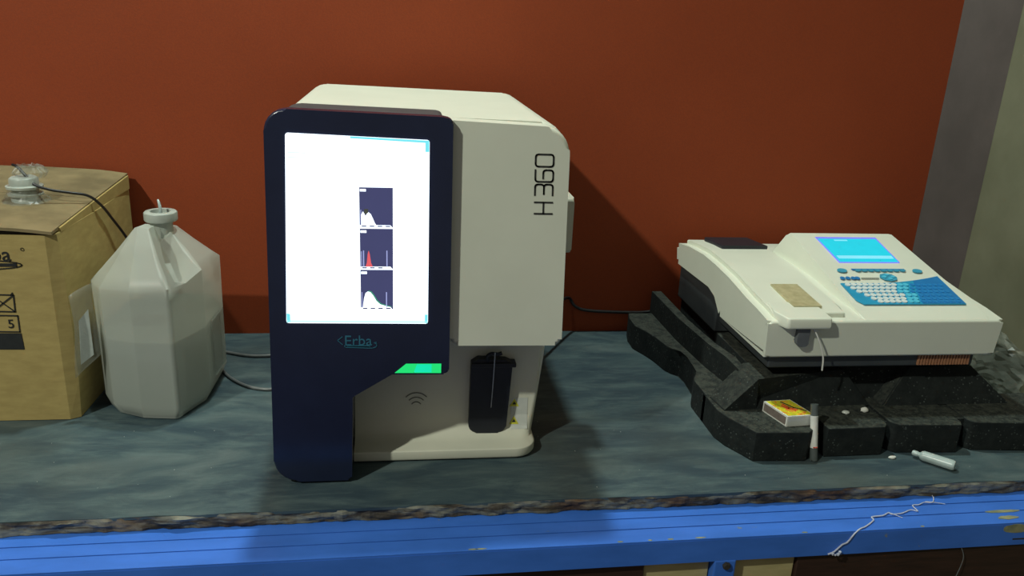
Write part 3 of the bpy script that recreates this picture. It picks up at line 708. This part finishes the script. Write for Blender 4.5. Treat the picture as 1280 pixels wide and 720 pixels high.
# printed marks on the front
def ink(name, bm, label=None):
    return obj(name, bm, 'ink', BX, label=label)
yb = 1.1674
bm = text_bm('Erba', .0290, -.5955, .2515, yb, .0004); ink('logo_print', bm, 'printed brand lettering, last letter in view')
bm = B(); mpx = lambda a, b, h: (a, yb-h, b)
strokes(bm, [[(-.62 + .084*0, .2440)] + [(-.58 + .050*math.sin(math.radians(t)), .2455 + .0065*math.cos(math.radians(t))) for t in range(0, 181, 15)] + [(-.62, .2390)]], .0013, mpx)
strokes(bm, [[(-.60, .2455), (-.539, .2455)]], .0045, mpx)
strokes(bm, [[(-.5265 + .0022*math.cos(t*.785), .2685 + .0022*math.sin(t*.785)) for t in range(9)]], .0005, mpx)
ink('swoosh_print', bm)
bm = B(); strokes(bm, [[(-.578, .1760), (-.5485, .1750), (-.5475, .2005), (-.578, .2015), (-.578, .1760)], [(-.578, .1760), (-.5475, .2005)], [(-.578, .2015), (-.5485, .1750)], [(-.551, .200), (-.5485, .2035)]], .0016, mpx); ink('symbol_print', bm, 'crossed square handling symbol')
bm = B(); strokes(bm, [[(-.590, .1450), (-.5465, .1440), (-.5460, .1690), (-.590, .1700), (-.590, .1450)]], .0016, mpx); ink('number_frame_print', bm)
bm = text_bm('5', .0190, -.5615, .1500, yb, .0004); ink('number_print', bm, 'printed number 5 in a frame')
bm = B(); prism(bm, [(-.600, .1170), (-.5440, .1165), (-.5450, .1415), (-.600, .1420)], 'y', yb-.0004, yb+.002); ink('black_bar_print', bm, 'solid black printed bar')

# neck of the reagent bag poking out of the box, with cable
RC = thing('wrapped_bottle', 'ribbed clear cap on a bag neck on top of the box', 'bottle cap', (-.569, 1.30, .308))
bm = B(); lathe(bm, (-.569, 1.30, .3065), [(.020, 0), (.0205, .006), (.018, .010), (.024, .0115), (.0245, .014), (.019, .016), (.0185, .021), (.0255, .0225), (.0258, .0260), (.0205, .0275), (.0200, .037), (.016, .040)], 28); obj('ribbed_cap', bm, 'cap', RC, smooth=True)
bm = B(); n = 36; rings = []
for k, (r, h) in enumerate(((.0345, .0), (.030, .004), (.0255, .010), (.0235, .017), (.0215, .020))):
    rings.append([(-.569 + math.cos(2*math.pi*a/n)*r*(1 + .22*noise.noise((a*.9, k*.7, 2))), 1.30 + math.sin(2*math.pi*a/n)*r*(1+.22*noise.noise((a*.9, k*.7, 9))), .3085 + h + .002*noise.noise((a*1.3, k, 4))) for a in range(n)])
loft(bm, rings, False, False); obj('crumpled_film', bm, 'film', RC, smooth=False)
bm = B(); n = 30; rings = []
for k, (r, h) in enumerate(((.021, .038), (.024, .046), (.018, .054), (.010, .056), (.006, .053))):
    rings.append([(-.562 + math.cos(2*math.pi*a/n)*r*(1 + .5*noise.noise((a*.8, k*.8, 12))), 1.308 + math.sin(2*math.pi*a/n)*r*(1+.4*noise.noise((a*.8, k*.7, 19))), .3065 + h + .006*noise.noise((a*.9, k, 14))) for a in range(n)])
loft(bm, rings, False, False); obj('film_tuft', bm, 'film', RC)
bm = B(); tube(bm, [(-.586, 1.31, .362), (-.578, 1.305, .360), (-.566, 1.298, .3500), (-.552, 1.29, .3370), (-.530, 1.29, .3285), (-.505, 1.30, .3220), (-.484, 1.31, .3160), (-.473, 1.325, .300), (-.470, 1.36, .27), (-.466, 1.43, .20), (-.47, 1.47, .12)], .0022, 8)
tag(obj('reagent_cable', bm, 'cable', smooth=True, at=(-.53, 1.3, .32)), 'thin black tube running from the clear cap over the box corner', 'tube')

# ------------------------------------------------------------------ small things
MB_ = thing('matchbox', 'yellow matchbox lying on the foam rim', 'matchbox', (.585, 1.03, .0485))
def mcorner(u, v): # u along short front side, v along the striker side
    A0 = Vector((.5690, 1.0020)); U = Vector((.0445, .0035)); V = Vector((-.0140, .0520)); return A0 + U*u + V*v
def mb(name, u0, u1, v0, v1, z0, z1, m, label=None):
    bm = B(); prism(bm, [tuple(mcorner(*p)) for p in ((u0, v0), (u1, v0), (u1, v1), (u0, v1))], 'z', z0, z1); return obj(name, bm, m, MB_, label=label)
mb('sleeve', 0, 1, 0, 1, .0487, .0655, 'paper'); mb('tray', .03, .97, -.006, .02, .0500, .0640, 'sheet')
mb('striker', -.008, .01, .05, .95, .0510, .0632, 'mside', 'brown striking strip'); mb('printed_top', .06, .96, .04, .97, .0650, .0659, 'yellow', 'yellow printed top')
bm = B(); strokes(bm, [[tuple(mcorner(*p)) for p in ((.52, .85), (.60, .66), (.66, .48), (.80, .38), (.90, .25))]], .0022, lambda a, b, h: (a, b, .0659+h)); obj('print_stroke', bm, 'dirt_shade', MB_)
bm = B(); strokes(bm, [[tuple(mcorner(*p)) for p in ((.35, .62), (.42, .42), (.55, .30))], [tuple(mcorner(*p)) for p in ((.46, .70), (.50, .50), (.66, .34))]], .0028, lambda a, b, h: (a, b, .0659+h)); obj('print_flame', bm, 'red', MB_)

VT = thing('sample_tube', 'slim clear tube with a white label leaning in the foam notch', 'tube', (.62, .985, 0))
def tp(t): return Vector((.6125, .9860, .002)).lerp(Vector((.6105, 1.006, .0830)), t)
bm = B(); tube(bm, [tp(0), tp(.02), tp(.5), tp(1)], .0058, 14, 2); obj('glass', bm, 'glassy', VT, smooth=True)
bm = B(); tube(bm, [tp(.22)+Vector((-.0006, -.001, 0)), tp(.55)+Vector((-.0006, -.001, 0)), tp(.80)+Vector((-.0006, -.001, 0))], .0056, 14, 2); LB = obj('paper_label', bm, 'paper', VT, smooth=True, label='white paper label')
bm = B(); a_ = tp(.245) + Vector((-.001, -.0072, 0)); box(bm, a_.x-.003, a_.x+.003, a_.y, a_.y+.002, a_.z, a_.z+.0012); obj('red_mark', bm, 'red', LB)

DB = thing('dropper_bottle', 'small empty milky dropper bottle lying near the worktop edge', 'bottle', (.79, .965, 0))
ax = Vector((.812, .943, .0085)) - Vector((.772, .987, .0075)); L = ax.length
bm = B(); lathe(bm, (.772, .987, .0080), [(.0030, 0), (.0042, .002), (.0042, .0075), (.0036, .0085), (.0036, .0105), (.0062, .0125), (.0078, .016), (.0080, L-.004), (.0070, L-.001), (.0060, L)], 20, ax); obj('bottle_body', bm, 'milk', DB, smooth=True)

def crumb(x, y, z, s, label, group=None, m='paper', name='foam_crumb'):
    bm = B(); bmesh.ops.create_icosphere(bm, subdivisions=2, radius=1)
    for v in bm.verts:
        k = 1 + .35*noise.noise(v.co*1.7 + Vector((x*90, y*90, 0)))
        v.co = Vector((v.co.x*s[0]*k, v.co.y*s[1]*k, max(-s[2]*.6, v.co.z*s[2]*k)))
    bmesh.ops.translate(bm, verts=bm.verts, vec=(x, y, z + s[2]*.6))
    return tag(obj(name, bm, m, smooth=True, at=(x, y, z)), label, 'crumb', group)
crumb(.7180, 1.043, .0487, (.0065, .0045, .005), 'white crumb on the foam rim, right of the pair')
crumb(.6850, 1.040, .0487, (.006, .0045, .003), 'greyish crumb on the foam rim, left of the pair', m='sheet')
crumb(.7385, .984, .0002, (.0062, .0032, .003), 'small white scrap on the worktop left of the dropper bottle', name='white_scrap')

# thread of cobweb over the blue frame
w1 = [(.568, .8340, -.054), (.574, .8338, -.050), (.582, .8338, -.040), (.590, .8338, -.036), (.598, .8345, -.024), (.609, .838, -.0190), (.620, .842, -.0190), (.637, .855, -.0190), (.640, .862, -.0188), (.656, .864, -.0188), (.668, .870, -.0188), (.672, .866, -.0188), (.688, .867, -.0188), (.704, .874, -.0188), (.713, .870, -.0188), (.716, .884, -.0188), (.727, .885, -.0188), (.738, .890, -.0188), (.747, .889, -.0188), (.757, .900, -.0188), (.762, .910, -.0185)]
w1 = [(a + random.uniform(-.002, .002), b + sk(a), c) for a, b, c in w1]
bm = B(); tube(bm, w1, lambda t: .0012 - .0006*t, 6, 3)
tube(bm, [(.740, .898, -.0188), (.752, .895, -.0188), (.765, .890, -.0188)], .0005, 5, 2); tube(bm, [(.672, .874, -.0188), (.682, .862, -.0188)], .0005, 5, 2)
for k in range(7): 
    r = bmesh.ops.create_icosphere(bm, subdivisions=1, radius=random.uniform(.0012, .0026)); bmesh.ops.translate(bm, verts=r['verts'], vec=(.566+random.uniform(0, .014), .8335, -.053+.7*random.uniform(0, .012)))
tag(obj('cobweb_thread', bm, 'web', at=(.65, .86, -.02)), 'dirty white thread straggling across the blue frame', 'thread')
bm = B(); tube(bm, [(.765, .8425, -.056), (.770, .840, -.070), (.768, .839, -.088), (.762, .839, -.115)], .0006, 6, 5); tag(obj('hanging_thread', bm, 'greycable', at=(.765, .84, -.056)), 'fine grey thread hanging below the blue frame at the right', 'thread')

# grey cables behind the jug
bm = B(); tube(bm, [(-.335, 1.40, .003), (-.30, 1.325, .003), (-.27, 1.285, .003), (-.238, 1.262, .003), (-.205, 1.260, .003), (-.18, 1.30, .003)], .0026, 8); tag(obj('floor_cable', bm, 'greycable', smooth=True, at=(-.27, 1.28, 0)), 'grey cable looped on the worktop between jug and analyser', 'cable')
bm = B(); tube(bm, [(-.34, 1.43, .003), (-.27, 1.40, .003), (-.21, 1.405, .004), (-.17, 1.43, .004)], .0030, 8); tag(obj('floor_cable', bm, 'greycable', smooth=True, at=(-.27, 1.41, 0)), 'grey cable lying farther back near the wall behind the jug', 'cable')

# crumpled film standing against the right wall
bm = B(); g = []
for i in range(15):
    row = []
    for j in range(17):
        u, v = i/14, j/16
        y = 1.265 - .14*u; z = .001 + .135*v*(1-.35*u) 
        x = 1.066 - .012*(1-v) + .009*noise.noise((u*4.5, v*4.5, 3)) + .007*noise.noise((u*11, v*11, 8))
        row.append(bm.verts.new((min(x, 1.072), y + .01*noise.noise((u*5, v*5, 33)), max(.001, z))))
    g.append(row)
for i in range(14):
    for j in range(16): bm.faces.new((g[i][j], g[i+1][j], g[i+1][j+1], g[i][j+1]))
o = tag(obj('plastic_film', bm, 'film', smooth=False, at=(1.06, 1.17, 0)), 'crumpled clear plastic film against the right wall beside the device', 'plastic sheet')
md = o.modifiers.new('thick', 'SOLIDIFY'); md.thickness = .0005

# loose grit on the worktop
bm = B()
for k in range(45):
    x = random.uniform(-.5, 1.0); y = random.uniform(.92, 1.14)
    if -.18 < x < .21 and y > .955: continue
    if x > .47 and y > .975: continue
    if x < -.3 and y > 1.14: continue
    r = bmesh.ops.create_icosphere(bm, subdivisions=1, radius=random.uniform(.0003, .0006)); bmesh.ops.translate(bm, verts=r['verts'], vec=(x, y, .0004))
gr = tag(obj('grit', bm, 'sheet'), 'pale grit scattered over the front of the worktop', 'grit'); gr['kind'] = 'stuff'
